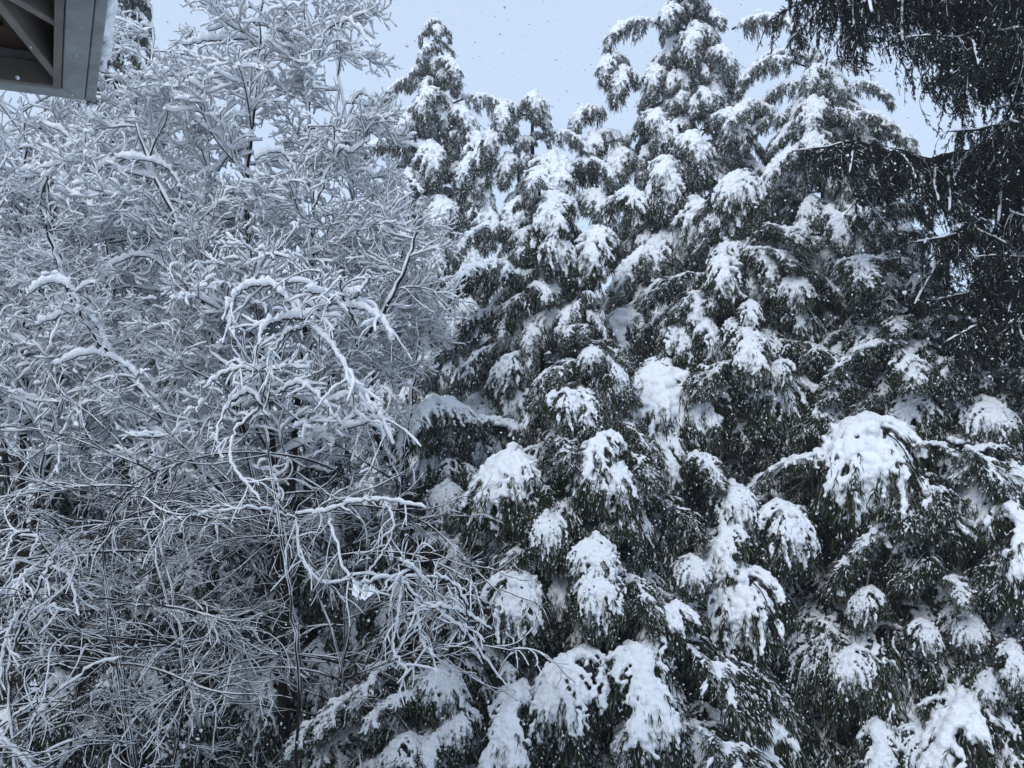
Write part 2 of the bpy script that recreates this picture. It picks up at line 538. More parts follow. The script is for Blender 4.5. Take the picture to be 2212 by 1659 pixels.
class Cedar:
    def __init__(self, label, apex, dist, R, H=None, expo=0.8, category='cedar tree', fill=(0.35, 1.0), snow=0.5, lean=(0, 0)):
        self.top = at(apex[0], apex[1], dist)
        self.x, self.y, self.zt = self.top
        self.R, self.H, self.expo = R, (H or self.zt), expo
        self.fill, self.snow = fill, snow
        self.root = thing('cedar_tree', label, category, (self.x, self.y, 0), 'snow laden cedars')
        self.boughs = []
        mb = MB()
        n = 14
        z = np.linspace(-0.2, self.zt, n)
        P = np.stack([0.06 * np.sin(z * 0.9 + self.x), 0.06 * np.cos(z * 0.7), z], -1)[None]
        P[0, :, :2] *= np.linspace(1, 0, n)[:, None]
        tubes(mb, P, (0.02 + 0.018 * (self.zt - z))[None], 9, 0, 0.3)
        add_obj('trunk', mb.mesh('cedar_trunk', [BARK]), self.root)
        CEDARS.append(self)

    def rad(self, z):
        return self.R * np.clip((self.zt - z) / self.H, 0, 1) ** self.expo

    def hit(self, px, py):
        """where the line of sight through a place in the crown's outer face meets the crown"""
        d = ray(px, py)
        Y = np.arange(4.0, self.y + self.R, 0.03)
        P = CAM + d * (Y / d[1])[:, None]
        g = np.hypot(P[:, 0] - self.x, P[:, 1] - self.y) - self.rad(P[:, 2])
        ok = (g < 0) & (P[:, 2] < self.zt)
        if ok.any():
            i = int(np.argmax(ok))
            return P[i], True
        g = g + np.maximum(P[:, 2] - self.zt, 0) * 3
        return P[int(np.argmin(g))], False

    def bough(self, P, kind, sc, az, heavy=True, tilt=0.0, rng=RNG):
        pr = PROTOS[kind][rng.integers(len(PROTOS[kind]))]
        fl = -1 if rng.random() < 0.5 else 1
        pk = np.array(pr['pk']) * sc
        ca, sa = math.cos(az), math.sin(az)
        loc = np.array(P) - np.array([ca * pk[0] - sa * pk[1] * fl, sa * pk[0] + ca * pk[1] * fl, pk[2]]) - np.array([self.x, self.y, 0])
        b = add_obj('bough', pr['fol'], self.root, loc, az, (sc, sc * fl, sc))
        b.rotation_euler = (0, tilt, az)
        add_obj('snow', pr['heavy' if heavy else 'light'], b)
        g = math.hypot(loc[0], loc[1])
        if 0.12 < g < (0.55 if self in TOP_TREES and P[2] > self.zt - 4.5 else self.rad(P[2]) + 0.9 * sc + 0.4):
            # the bare inner limb back to the trunk
            aw = math.atan2(-loc[1], -loc[0]) - az
            l_ = add_obj('limb', LIMB, b, (0, 0, 0), aw if fl > 0 else -aw, (g / sc * 1.02, 1, 1))
            l_.rotation_euler = (0, 0.22, aw if fl > 0 else -aw)
        self.boughs.append((P, sc))


C_tall = Cedar('tallest snowy cedar right of the sky gap, its top cut off by the picture edge', (1480, -120), 15.0, 3.6, expo=0.95)
C_right_top = Cedar('snowy cedar with a bent tip just left of the dark spruce', (1765, 85), 13.5, 3.5, expo=0.85)
C_mid = Cedar('lower snowy cedar with a hooked double top in the middle of the sky gap', (1150, 215), 14.5, 1.9, expo=0.9)
C_shoulder = Cedar('round shouldered snowy cedar just below the hooked double top', (1165, 392), 12.6, 2.9)
C_spire = Cedar('slender snowy cedar spire standing left of the sky gap', (945, 42), 19.0, 2.2, expo=0.95)
C_front = Cedar('broad snowy cedar in the middle of the foreground, boughs like white hoods', (1600, 372), 11.6, 3.6)
C_low = Cedar('short foreground cedar with heavy snow domes right of the bare tangled shrub', (1262, 640), 9.8, 2.6)
C_right = Cedar('snowy cedar below the spruce limb, long boughs sloping down to the left', (1915, 440), 10.8, 3.2)
C_edge = Cedar('low snowy cedar at the right edge under the dark trunk', (2190, 690), 9.6, 2.7)
C_under = Cedar('small cedar with one broad snowy arch behind the bare branch tips', (975, 865), 10.9, 2.0)
C_corner = Cedar('lowest foreground cedar with slanting boughs at the bottom centre', (960, 1330), 8.6, 1.7)
C_bl1 = Cedar('dark snow speckled cedar behind the bare tree beside the eave', (280, -190), 18.0, 2.3)
C_bl2 = Cedar('dark snow speckled cedar under the eave at the left edge', (115, 210), 17.0, 2.2)
C_bl3 = Cedar('dark cedar behind the trunk of the bare tree', (540, 770), 14.0, 2.6)
C_bl4 = Cedar('dark low cedar behind the bare shrub at the lower left', (150, 1000), 11.2, 2.3)
C_bl5 = Cedar('dark low cedar behind the bare shrub, near the frame centre', (690, 930), 11.0, 2.2)
C_bl6 = Cedar('dark low cedar filling the gap below the bare tree', (420, 1060), 10.4, 2.0)
TOP_TREES.extend([C_tall, C_right_top, C_mid, C_spire])
FRONT = [C_tall, C_right_top, C_mid, C_shoulder, C_spire, C_front, C_low, C_right, C_edge, C_under, C_corner]

# boughs that stand out: x, y of the top of the snow, width in pixels, kind, turn from facing the viewer (None: radial), tree (None: the front one)
HERO = [
    # bottom right
    (1110, 1240, 150, 'h', -15, None), (1290, 1160, 120, 'h', -20, None), (1290, 1228, 125, 'h', 10, None),
    (1490, 1205, 85, 'h', 0, None), (1600, 1235, 190, 'h', 20, None), (1462, 1312, 140, 'h', -30, None),
    (1262, 1412, 190, 'h', -35, None), (1362, 1404, 190, 'h', 30, None), (1125, 1482, 165, 'h', -15, None),
    (1370, 1566, 130, 'h', 5, None), (1505, 1572, 110, 'h', 30, None), (1660, 1560, 200, 'h', -10, None),
    (1895, 1560, 130, 'h', 0, None), (1970, 1572, 100, 'h', 25, None), (2105, 1520, 200, 'h', -15, None),
    (1848, 1402, 100, 'h', 0, None), (1880, 1272, 85, 'h', -15, None), (1990, 1342, 75, 'h', 10, None),
    (2092, 1330, 80, 'h', 0, None), (2045, 1130, 260, 's', -65, None), (2160, 1092, 190, 'h', 20, None),
    (1980, 1105, 200, 's', 55, None), (1590, 1135, 130, 'h', -30, None), (1682, 1085, 135, 'h', 15, None),
    (1872, 908, 230, 'h', 15, None), (1775, 985, 200, 's', -70, None), (1850, 985, 45, 'h', 0, None),
    (1310, 990, 130, 'h', 0, None), (1110, 985, 185, 'h', 0, None), (1425, 918, 150, 'h', 10, None),
    (1320, 945, 130, 'h', -45, None), (1500, 985, 130, 's', 45, None), (1215, 845, 110, 'h', 10, None),
    (965, 882, 240, 'a', -25, C_under), (1040, 905, 170, 's', 60, C_under), (1440, 790, 210, 'h', 10, None), (1615, 722, 110, 'h', 10, None),
    (1590, 780, 90, 's', -50, None), (1375, 680, 180, 'h', -20, None), (1470, 700, 120, 'h', 30, None),
    (1232, 672, 80, 'h', -10, None), (1280, 652, 65, 'h', 15, None), (1277, 752, 65, 'h', 5, None), (1510, 700, 95, 'h', 15, None),
    (1090, 582, 210, 'a', -40, None), (1010, 655, 110, 'h', -25, None), (1420, 540, 170, 's', -50, None),
    (1500, 640, 90, 'h', 0, None), (1425, 617, 140, 'h', -15, None), (1620, 655, 75, 'h', 0, None),
    (1300, 502, 130, 'h', -10, None), (1720, 605, 90, 'h', -10, None), (1860, 578, 180, 's', 30, None),
    (1800, 640, 110, 's', -55, None), (2015, 698, 190, 's', 50, None), (1920, 740, 150, 's', -60, None),
    (2040, 640, 160, 's', 60, None), (1600, 378, 120, 'h', 0, None), (1830, 468, 200, 'a', 60, None), (1760, 520, 130, 's', -50, None),
    (1205, 432, 120, 'h', -10, None), (1090, 490, 140, 'a', -50, None), (1185, 510, 110, 'h', 10, None),
    (1130, 440, 110, 'h', -20, None), (1345, 422, 150, 'a', 20, None), (1740, 330, 150, 's', -45, None), (1820, 350, 120, 's', 30, None),
    (1690, 780, 70, 'h', 15, None), (1580, 1050, 110, 'h', 10, None), (1180, 1110, 90, 'h', -10, None), (965, 1045, 90, 'h', -10, None),
    (1050, 1110, 120, 's', 40, None), (1560, 560, 110, 'h', 15, None), (1655, 500, 120, 's', 45, None), (1500, 440, 120, 'h', -10, None),
    (2120, 860, 110, 'h', 10, None), (2180, 800, 120, 's', 40, None), (2000, 960, 90, 's', 50, None), (2120, 1030, 120, 'h', 0, None), (2190, 1010, 100, 'h', 10, None),
    (2140, 960, 120, 's', -40, None), (1930, 1130, 120, 's', -30, None), (2185, 1390, 90, 'h', -10, None), (2140, 1450, 80, 'h', 0, None),
    (2060, 1250, 100, 's', 20, None), (2140, 1250, 90, 's', 35, None),
    # bottom centre, slanting down to the left
    (800, 1480, 150, 's', -55, C_corner), (890, 1500, 130, 's', -50, C_corner), (1000, 1530, 110, 'h', -30, C_corner),
    (945, 1590, 90, 'h', -15, C_corner), (740, 1530, 140, 's', -60, C_corner), (1040, 1400, 120, 's', 40, C_corner),
    (850, 1425, 130, 's', -45, C_corner), (960, 1440, 110, 'h', -10, C_corner), (770, 1580, 120, 's', -40, C_corner), (880, 1590, 100, 'h', -30, C_corner),
    # sky line: tall cedar
    (1335, 125, 70, 'h', -30, C_tall), (1395, 45, 120, 's', -75, C_tall), (1355, 165, 90, 'h', -30, C_tall), (1290, 235, 80, 'h', -60, C_tall),
    (1620, 45, 130, 's', 78, C_tall), (1660, 125, 130, 'a', 70, C_tall), (1415, 150, 80, 'h', -10, C_tall), (1500, 70, 80, 'h', 10, C_tall),
    (1400, 255, 100, 'h', 0, C_tall), (1320, 290, 110, 'h', -30, C_tall), (1480, 300, 110, 'h', 15, C_tall), (1560, 250, 90, 'h', 35, C_tall), (1460, 20, 70, 'h', -20, C_tall), (1540, 110, 80, 'h', 40, C_tall),
    (1345, 330, 110, 'h', -10, C_tall), (1430, 350, 120, 'h', 5, C_tall),
    # right top cedar
    (1770, 150, 70, 'h', -30, C_right_top), (1800, 130, 70, 's', 60, C_right_top), (1720, 180, 110, 's', -65, C_right_top), (1840, 185, 100, 's', 70, C_right_top),
    (1690, 130, 120, 's', -70, C_right_top), (1760, 220, 90, 'h', 0, C_right_top), (1840, 255, 120, 's', 60, C_right_top), (1880, 285, 120, 's', 70, C_right_top),
    (1690, 250, 110, 's', -50, C_right_top), (1640, 230, 90, 'h', -30, C_right_top), (1755, 290, 90, 'h', 0, C_right_top),
    # middle cedar
    (1105, 225, 80, 'h', -30, C_mid), (1150, 212, 75, 'h', 20, C_mid), (1085, 285, 80, 'h', -35, C_mid), (1200, 285, 110, 's', 70, C_mid), (1050, 335, 90, 'h', -50, C_mid),
    (1105, 345, 80, 'h', -10, C_mid), (1185, 350, 120, 'h', 10, C_mid), (1250, 350, 120, 's', 65, C_mid), (1160, 380, 110, 'h', 0, C_mid), (1270, 420, 110, 'h', 30, C_mid),
    # spire
    (945, 60, 36, 'h', 0, C_spire), (940, 100, 50, 'h', -30, C_spire), (955, 130, 60, 'h', 40, C_spire), (925, 145, 60, 'h', -60, C_spire), (905, 170, 90, 's', -75, C_spire), (965, 165, 60, 'h', 20, C_spire),
    (940, 200, 80, 'h', 0, C_spire), (1020, 210, 120, 's', 75, C_spire), (980, 240, 90, 'h', 30, C_spire), (870, 240, 120, 's', -70, C_spire), (905, 260, 90, 'h', -25, C_spire), (1000, 290, 110, 'h', 45, C_spire),
    (860, 310, 130, 's', -60, C_spire), (930, 320, 100, 'h', 0, C_spire), (985, 360, 110, 'h', 35, C_spire), (900, 390, 120, 'h', -30, C_spire), (960, 440, 120, 'h', 10, C_spire), (1010, 430, 110, 'h', 40, C_spire),
    (870, 450, 120, 'h', -40, C_spire), (920, 520, 120, 'h', 0, C_spire), (985, 530, 110, 'h', 20, C_spire), (880, 560, 120, 'h', -20, C_spire), (940, 610, 110, 'h', 0, C_spire),
]
# deep dark hollows between the boughs: x, y, radius in pixels
HOLLOW = [(1560, 905, 55), (1400, 1000, 45), (1230, 1330, 40), (1180, 1040, 35), (1440, 1480, 50), (1960, 1200, 60), (1760, 1080, 55), (1440, 1130, 85), (1690, 1230, 70), (1660, 1450, 80), (1640, 1000, 60), (1800, 1470, 70), (1310, 870, 50), (2000, 1460, 70), (1600, 860, 40), (1780, 1180, 70), (2130, 640, 50)]
VIS = {'h': 1.0, 'a': 1.6, 's': 1.4, 'd': 0.92, 't': 0.92, 'u': 1.45}

for (x, y, w, kind, turn, tree) in HERO:
    if tree is None:
        best = None
        for t in FRONT:
            if t in (C_spire, C_corner):
                continue
            P, ok = t.hit(x, y)
            if ok and (best is None or P[1] < best[1][1]):
                best = (t, P)
        if best is None:
            best = min(((t, t.hit(x, y)[0]) for t in FRONT), key=lambda b: abs(to_px(b[1])[0] - x) + abs(to_px(b[1])[1] - y))
        tree, P = best
    else:
        P, _ = tree.hit(x, y)
    if tree in TOP_TREES:
        kind = {'h': 't', 's': 'u', 'a': 'u'}[kind]
    if kind == 'h' and RNG.random() < 0.4:
        kind = 'd'
    ww = w / F * to_px(P)[2]
    az0 = math.atan2(-P[1], -P[0])
    az = az0 + math.radians((turn if turn is not None else 0) + RNG.normal(0, 8))
    tree.bough(P, kind, ww / VIS[kind], az, True, RNG.normal(0, 0.05))

hero_px = [(*to_px(P)[:2], sc * F / to_px(P)[2]) for t in CEDARS for (P, sc) in t.boughs]


def fill_cedar(t, dz, gap, zmin, heavy_share, rr=(0.6, 0.98), size=1.0, arc=95, keep_off=0.42, limit=290, kinds='hdds'):
    """boughs over the side of the crown the place is seen from; gap = spacing as a share of a bough's width"""
    z = t.zt - 0.10
    k = 0
    face = math.atan2(-t.y, -t.x)
    while z > zmin and k < limit:
        r = float(t.rad(z))
        sc0 = size * min(0.82, 0.32 + 0.24 * r)
        n = max(2, int(round(r * 2 * math.radians(arc) / (gap * 0.85 * sc0))))
        for j in range(n):
            az = face + math.radians(-arc + 2 * arc * (j + RNG.uniform(0, 1)) / n)
            q = max(0.05, r - 0.42 * sc0) * RNG.uniform(*rr)
            zz = z + RNG.uniform(-dz, dz) * 0.6
            P = np.array([t.x + math.cos(az) * q, t.y + math.sin(az) * q, zz])
            px, py, w = to_px(P)
            sc = sc0 * RNG.uniform(0.6, 1.35)
            if px < -120 or px > 2330 or py < -180 or py > 1790:
                continue
            if q > 0.75 * r and any((px - hx) ** 2 + (py - hy - 30) ** 2 < (keep_off * hw) ** 2 for hx, hy, hw in hero_px):
                q = r * 0.6
                P = np.array([t.x + math.cos(az) * q, t.y + math.sin(az) * q, zz])
            deep = any((px - hx) ** 2 + (py - hy) ** 2 < (1.2 * hr) ** 2 for hx, hy, hr in HOLLOW)
            if deep:
                q = r * 0.35
                P = np.array([t.x + math.cos(az) * q, t.y + math.sin(az) * q, zz])
            heavy = RNG.random() < heavy_share and not deep
            t.bough(P, kinds[RNG.integers(len(kinds))], sc, az + RNG.normal(0, 0.25), heavy, RNG.normal(0.05, 0.12))
            k += 1
        z -= dz * (0.6 + 0.4 * min(1, sc0))
    print('FILL', t.root['label'][:40], k, round(z, 1))


fill_cedar(C_tall, 0.38, 0.68, 6.0, 0.85, kinds='tttu')
fill_cedar(C_right_top, 0.36, 0.62, 5.5, 0.75, kinds='ttuu')
fill_cedar(C_mid, 0.40, 0.75, 4.5, 0.95, kinds='tttu')
fill_cedar(C_shoulder, 0.42, 0.78, 3.0, 0.55, kinds='tudha')
fill_cedar(C_spire, 0.46, 0.75, 4.5, 0.95, size=1.15, kinds='tttu')
fill_cedar(C_front, 0.42, 0.78, 2.0, 0.38, kinds='hdssa')
fill_cedar(C_low, 0.40, 0.78, 1.0, 0.10, kinds='hdssa')
fill_cedar(C_right, 0.42, 0.78, 1.6, 0.2, kinds='hdssa')
fill_cedar(C_edge, 0.42, 0.78, 1.2, 0.12, kinds='hdssa')
fill_cedar(C_under, 0.40, 0.8, 1.2, 0.2)
fill_cedar(C_corner, 0.40, 0.8, 0.8, 0.2)
fill_cedar(C_bl1, 0.55, 0.9, 4.0, 0.15, size=1.2)
fill_cedar(C_bl2, 0.55, 0.9, 3.5, 0.2, size=1.2)
for t in (C_bl3, C_bl4, C_bl5, C_bl6):
    fill_cedar(t, 0.5, 0.85, 1.0, 0.06, size=1.1)

# the wood behind: a few more cedars, seen only through gaps
for i, (px, py, D, lab) in enumerate([(-60, 700, 24, 'far snowy cedar beyond the left edge tree'), (760, 640, 25, 'far snowy cedar behind the right side of the bare tree'),
                                      (1330, 520, 23, 'far snowy cedar in the gap between the middle and tall cedars'), (1990, 500, 22, 'far snowy cedar showing under the spruce limb'),
                                      (2240, 600, 24, 'far snowy cedar showing at the right edge'), (330, 800, 23, 'far snowy cedar behind the bare tree stems')]):
    t = Cedar(lab, (px, py), D, 3.2)
    fill_cedar(t, 0.7, 0.9, 3.0, 0.4, size=1.35, keep_off=0, kinds='ttu')


# ------------------------------------------------------------------ spruce with hanging branchlets
def spruce_bough(seed, L=2.4, nsec=34, hangl=0.75):
    rng = np.random.default_rng(seed)
    S = 20
    ax = grow([[0, 0, 0]], [[1, 0, -0.05]], L, S, 0.05, -0.012, rng)[0]
    mb = MB()
    tubes(mb, ax[None], np.linspace(0.04, 0.008, S)[None], 5, 1, 0.3)
    si = np.sort(rng.uniform(0.05, 1.0, nsec))
    x = si * (S - 1); i0 = np.minimum(x.astype(int), S - 2); f = (x - i0)[:, None]
    p0 = ax[i0] * (1 - f) + ax[i0 + 1] * f
    sg = np.where(rng.random(nsec) < .5, 1, -1)[:, None]
    sd = np.stack([np.full(nsec, 0.5), np.zeros(nsec), np.full(nsec, 0.05)], -1) + sg * np.array([0, 1, 0]) * rng.uniform(0.3, 1.0, (nsec, 1))
    sl = hangl * rng.uniform(0.25, 1.5, nsec) * (1.15 - 0.4 * si)
    SS = 10
    sec = grow(p0, sd, sl, SS, 0.10, -0.62, rng)
    tubes(mb, sec, np.linspace(0.008, 0.003, SS)[None].repeat(nsec, 0), 3, 1, 0.3)
    K = 15
    tt = rng.uniform(0.1, 1.0, (nsec, K))
    ii = np.minimum((tt * (SS - 1)).astype(int), SS - 2)
    r_ = np.arange(nsec)[:, None]
    q0 = sec[r_, ii]; st = norm(sec[r_, ii + 1] - sec[r_, ii])
    td = st * 0.9 + rng.normal(0, 0.5, st.shape) + np.array([0, 0, -0.1])
    tl = rng.uniform(0.06, 0.17, (nsec, K)) * (1.25 - 0.5 * tt)
    spr = grow(q0.reshape(-1, 3), td.reshape(-1, 3), tl.reshape(-1), 4, 0.10, -0.22, rng)
    tw = np.concatenate([spr]); NT = len(spr)
    tubes(mb, spr, np.linspace(0.007, 0.005, 4)[None].repeat(NT, 0), 3, 0, 0.2)
    M = 12
    lt = rng.uniform(0.0, 1.0, (NT, M)); li = np.minimum((lt * 3).astype(int), 2); lf = (lt * 3 - li)[..., None]
    r2 = np.arange(NT)[:, None]
    l0 = (spr[r2, li] * (1 - lf) + spr[r2, li + 1] * lf).reshape(-1, 3)
    ld = norm(spr[r2, li + 1] - spr[r2, li]).reshape(-1, 3)
    dd = norm(ld * 0.8 + rng.normal(0, 0.6, ld.shape))
    ll = rng.uniform(0.026, 0.045, len(l0))
    e1 = l0 + dd * ll[:, None] * .5; e2 = l0 + dd * ll[:, None]
    strips(mb, np.stack([l0, e1, e2], 1), rng.uniform(0.008, 0.014, len(l0)), norm(rng.normal(size=dd.shape)), 0, np.where(rng.random(len(l0)) < 0.08, 1.0, np.clip(rng.normal(0.35, 0.2, len(l0)), 0, 0.8)))
    fol = mb.mesh('spruce_foliage', [SPRUCE, BARK])
    sb = MB()
    snow_tubes(sb, ax[None], np.full((1, S), 0.02), np.array([0.035]), rng, 5, 0, 0.6)
    pk = rng.random(nsec) < 0.05
    snow_tubes(sb, sec[pk], np.full((pk.sum(), SS), 0.008), np.full(pk.sum(), 0.018), rng, 5, 0, 0.7)
    pk = rng.random(NT) < 0.09
    snow_tubes(sb, spr[pk], np.full((pk.sum(), 4), 0.008), np.full(pk.sum(), 0.018), rng, 3, 0, 0.85)
    sel = rng.random(len(l0)) < 0.018
    flecks(sb, e1[sel] + np.array([0, 0, 0.006]), dd[sel], ll[sel], rng.uniform(0.01, 0.022, sel.sum()))
    return fol, sb.mesh('spruce_snow', [SNOW])


SPR = [spruce_bough(400 + i, L=1.25 + 0.2 * i, hangl=0.75 + 0.12 * i) for i in range(4)]
sp_x, sp_y = at(2420, 800, 9.5)[:2]
spruce = thing('spruce_tree', 'dark spruce with ragged hanging branchlets leaning in from the upper right corner', 'spruce tree', (sp_x, sp_y, 0))
SP0 = np.array([sp_x, sp_y, 0])
mb = MB()
zz = np.linspace(-0.2, 16, 16)
tubes(mb, np.stack([0.05 * np.sin(zz), 0.04 * np.cos(zz * 0.8), zz], -1)[None], np.linspace(0.34, 0.10, 16)[None], 12, 0, 0.3)
add_obj('trunk', mb.mesh('spruce_trunk', [BARK]), spruce)
# limbs: pixel polyline (tip last) and the distance at its two ends
LIMBS = [([(2420, 330), (2200, 325), (2080, 338), (1980, 348), (1900, 325), (1850, 305)], 9.5, 9.0, 0.11),
         ([(2420, 30), (2230, -30), (2100, -60), (1980, -65), (1880, -50), (1815, -10)], 9.5, 8.8, 0.08),
         ([(2420, -60), (2250, -90), (2080, -120), (1950, -100), (1840, -60)], 9.5, 8.4, 0.08),
         ([(2420, 80), (2330, 55), (2240, 50), (2150, 60), (2080, 85)], 9.5, 8.2, 0.07),
         ([(2420, 250), (2330, 240), (2250, 250), (2170, 275)], 9.5, 8.6, 0.06),
         ([(2420, 470), (2320, 425), (2240, 425), (2160, 450), (2090, 500)], 9.5, 9.1, 0.06),
         ([(2420, -160), (2330, -150), (2240, -130), (2140, -80)], 9.5, 8.0, 0.06),
         ([(2420, 640), (2330, 570), (2260, 560), (2200, 575), (2140, 620)], 9.5, 9.3, 0.06),
         ([(2420, 720), (2330, 640), (2270, 640), (2210, 660), (2160, 700)], 9.5, 9.2, 0.06),
         ([(2420, 560), (2340, 520), (2280, 530), (2220, 560)], 9.5, 8.9, 0.05)]
for pts, d0, d1, rad in LIMBS:
    n = len(pts)
    W_ = [at(px, py, d0 + (d1 - d0) * k / (n - 1)) for k, (px, py) in enumerate(pts)]
    W_[0] = np.array([sp_x, sp_y, W_[0][2]])
    L_ = bez(W_, 30) - SP0
    mb = MB()
    L_[1:] += RNG.normal(0, 0.012, (29, 3))
    tubes(mb, L_[None], np.linspace(rad, 0.015, 30)[None], 8, 0, 0.3)
    lo = add_obj('limb', mb.mesh('spruce_limb', [BARK]), spruce)
    seg = np.linalg.norm(np.diff(L_, axis=0), axis=1)
    cum = np.concatenate([[0], np.cumsum(seg)])
    s = cum[-1] * 0.10
    while s < cum[-1]:
        k = min(28, int(np.searchsorted(cum, s)))
        p = L_[k]
        t = norm((L_[min(k + 1, 29)] - L_[max(k - 1, 0)])[None])[0]
        base = math.atan2(t[1], t[0])
        frac = s / cum[-1]
        for sgn in (1, -1):
            if RNG.random() < (0.05 if rad > 0.1 else 0.16): continue
            f_, sn_ = SPR[RNG.integers(4)]
            az = base + sgn * math.radians(RNG.uniform(25, 80))
            sc = RNG.uniform(0.45, 0.8) * (1.15 - 0.4 * frac)
            b = add_obj('bough', f_, lo, p, az, (sc, sc * RNG.choice([-1, 1]), sc))
            b.rotation_euler = (RNG.normal(0, 0.2), RNG.normal(0.35, 0.25), az)
            add_obj('snow', sn_, b)
        s += RNG.uniform(0.13, 0.24)
    f_, sn_ = SPR[RNG.integers(4)]
    t = norm((L_[29] - L_[26])[None])[0]
    b = add_obj('bough', f_, lo, L_[29], math.atan2(t[1], t[0]), 0.5)
    add_obj('snow', sn_, b)


# ------------------------------------------------------------------ bare trees and shrubs
def twig_branch(seed, elev, L=1.5, load=1.0, droop=-0.01, n1=10, n2=5, n3=1, wob=0.09, trop2=0.02, ang=42):
    """a bare branch with three orders of twigs; returns (wood, snow) meshes"""
    rng = np.random.default_rng(seed)
    e = math.radians(elev)
    S0 = 16
    main = grow([[0, 0, 0]], [[math.cos(e), 0, math.sin(e)]], L, S0, 0.06, droop, rng)

    def kids(P, n, lmin, lmax, S, ang, tmin, trop, wob_):
        N, SP_, _ = P.shape
        t = np.clip(rng.uniform(tmin, 1.0, (N, n)) ** 0.9, 0, 0.999)
        x = t * (SP_ - 1); i = np.minimum(x.astype(int), SP_ - 2); f = (x - i)[..., None]
        r = np.arange(N)[:, None]
        p = P[r, i] * (1 - f) + P[r, i + 1] * f
        tg = norm(P[r, i + 1] - P[r, i])
        rd = rng.normal(size=tg.shape) * np.array([1, 1, 0.7])
        rd = norm(rd - (rd * tg).sum(-1, keepdims=True) * tg)
        a = np.radians(rng.normal(ang, 12, (N, n, 1)))
        d = np.cos(a) * tg + np.sin(a) * rd
        ln = rng.uniform(lmin, lmax, (N, n)) * (1.15 - 0.6 * t)
        return grow(p.reshape(-1, 3), d.reshape(-1, 3), ln.reshape(-1), S, wob_, trop, rng)

    l1 = kids(main, n1, 0.35 * L, 0.70 * L, 13, ang, 0.08, trop2, wob)
    l2 = kids(l1, n2, 0.28, 0.70, 11, ang, 0.05, trop2, wob * 1.2)
    l3 = kids(l2, n3, 0.14, 0.38, 8, ang, 0.1, trop2, wob * 1.3)
    mb, sb = MB(), MB()
    H = load; heavy = load > 0.5
    for P, r0, r1, h, k in ((main, 0.015, 0.007, 0.050, 5), (l1, 0.0072, 0.0046, 0.040, 4), (l2, 0.0050, 0.0038, 0.035, 3), (l3, 0.0041, 0.0032, 0.031, 3)):
        N, S, _ = P.shape
        R = np.linspace(r0, r1, S)[None].repeat(N, 0)
        tubes(mb, P, R, k, 0, 0.3)
        snow_tubes(sb, P, R, h * H * rng.uniform(0.5, 1.35, N), rng, 5 if k > 3 else 5, 0, 0.95 if heavy else 0.9)
    return mb.mesh('bare_branch', [TWIG]), sb.mesh('branch_snow', [SNOW])


def fam(base, elev, n, **kw):
    return [twig_branch(base + i, elev + 6 * (i - n / 2), **kw) for i in range(n)]


BR = {
    'up': fam(500, 50, 4, L=1.5, load=1.85, droop=0.0, n1=10, n2=4, wob=0.125),
    'mid': fam(520, 26, 4, L=1.6, load=1.85, droop=-0.02, n1=10, n2=4, wob=0.125),
    'low': fam(540, 4, 3, L=1.6, load=1.85, droop=-0.03, n1=10, n2=4, wob=0.125),
    'upmed': fam(560, 46, 3, L=1.4, load=1.2, droop=0.0, n1=10, n2=5, wob=0.13),
    'midmed': fam(570, 22, 3, L=1.5, load=1.2, droop=-0.02, n1=10, n2=5, wob=0.13),
    'midthin': fam(580, 18, 3, L=1.5, load=0.24, droop=-0.03, n1=8, n2=4, wob=0.10, ang=36),
    'arc': fam(600, 20, 6, L=2.3, load=0.19, droop=-0.03, n1=8, n2=3, n3=1, wob=0.15, trop2=-0.012, ang=28),
}


class Bare:
    def __init__(self, name, label, cat, base, group):
        self.o = np.array([base[0], base[1], 0.0])
        self.root = thing(name, label, cat, tuple(self.o), group)

    def stem(self, pts, d0, d1, r0, r1, H=0.05, n=None, name='trunk'):
        m = len(pts)
        W_ = np.array([at(px, py, d0 + (d1 - d0) * k / (m - 1)) for k, (px, py) in enumerate(pts)])
        n = n or 6 * m
        P = bez(W_, n) - self.o
        P[1:-1] += RNG.normal(0, 0.010, (n - 2, 3))
        mb = MB(); R = np.linspace(r0, r1, n)[None]
        tubes(mb, P[None], R, 8 if r0 > 0.03 else 5, 0, 0.3)
        o = add_obj(name, mb.mesh('bare_' + name, [BARK if r0 > 0.03 else TWIG]), self.root)
        sb = MB()
        snow_tubes(sb, P[None], R, np.array([H]), RNG, 5, 0, 1.0)
        add_obj('snow', sb.mesh('snow_on_' + name, [SNOW]), o)
        return P

    def branch(self, p, fam_, az, sc, tilt=0.0):
        w, s = BR[fam_][RNG.integers(len(BR[fam_]))]
        b = add_obj('branch', w, self.root, p, az, (sc, sc * RNG.choice([-1, 1]), sc))
        b.rotation_euler = (0, tilt, az)
        add_obj('snow', s, b)

    def dress(self, P, step, t0=0.0, sc=(0.7, 1.05), thin_below=None, taper=0.45, fams=('up', 'mid', 'mid', 'low'), cone=180):
        seg = np.concatenate([[0], np.cumsum(np.linalg.norm(np.diff(P, axis=0), axis=1))])
        s = seg[-1] * t0
        a = RNG.uniform(0, 6.28)
        while s < seg[-1]:
            k = min(len(P) - 1, int(np.searchsorted(seg, s)))
            p = P[k]
            fr = s / seg[-1]
            f_ = fams[RNG.integers(len(fams))]
            py = to_px(p + self.o)[1]
            if py > 400 + RNG.normal(0, 90):
                f_ = {'up': 'upmed', 'mid': 'midmed', 'low': 'midmed'}[f_]
            if thin_below is not None and py > thin_below + RNG.normal(0, 60):
                f_ = 'midthin'
                if RNG.random() < 0.7:
                    s += step
                    continue
            a += 2.4 + RNG.normal(0, 0.5)
            q = RNG.uniform(*sc) * (1 - taper * fr)
            self.branch(p, f_, a, q)
            s += step * RNG.uniform(0.6, 1.4)


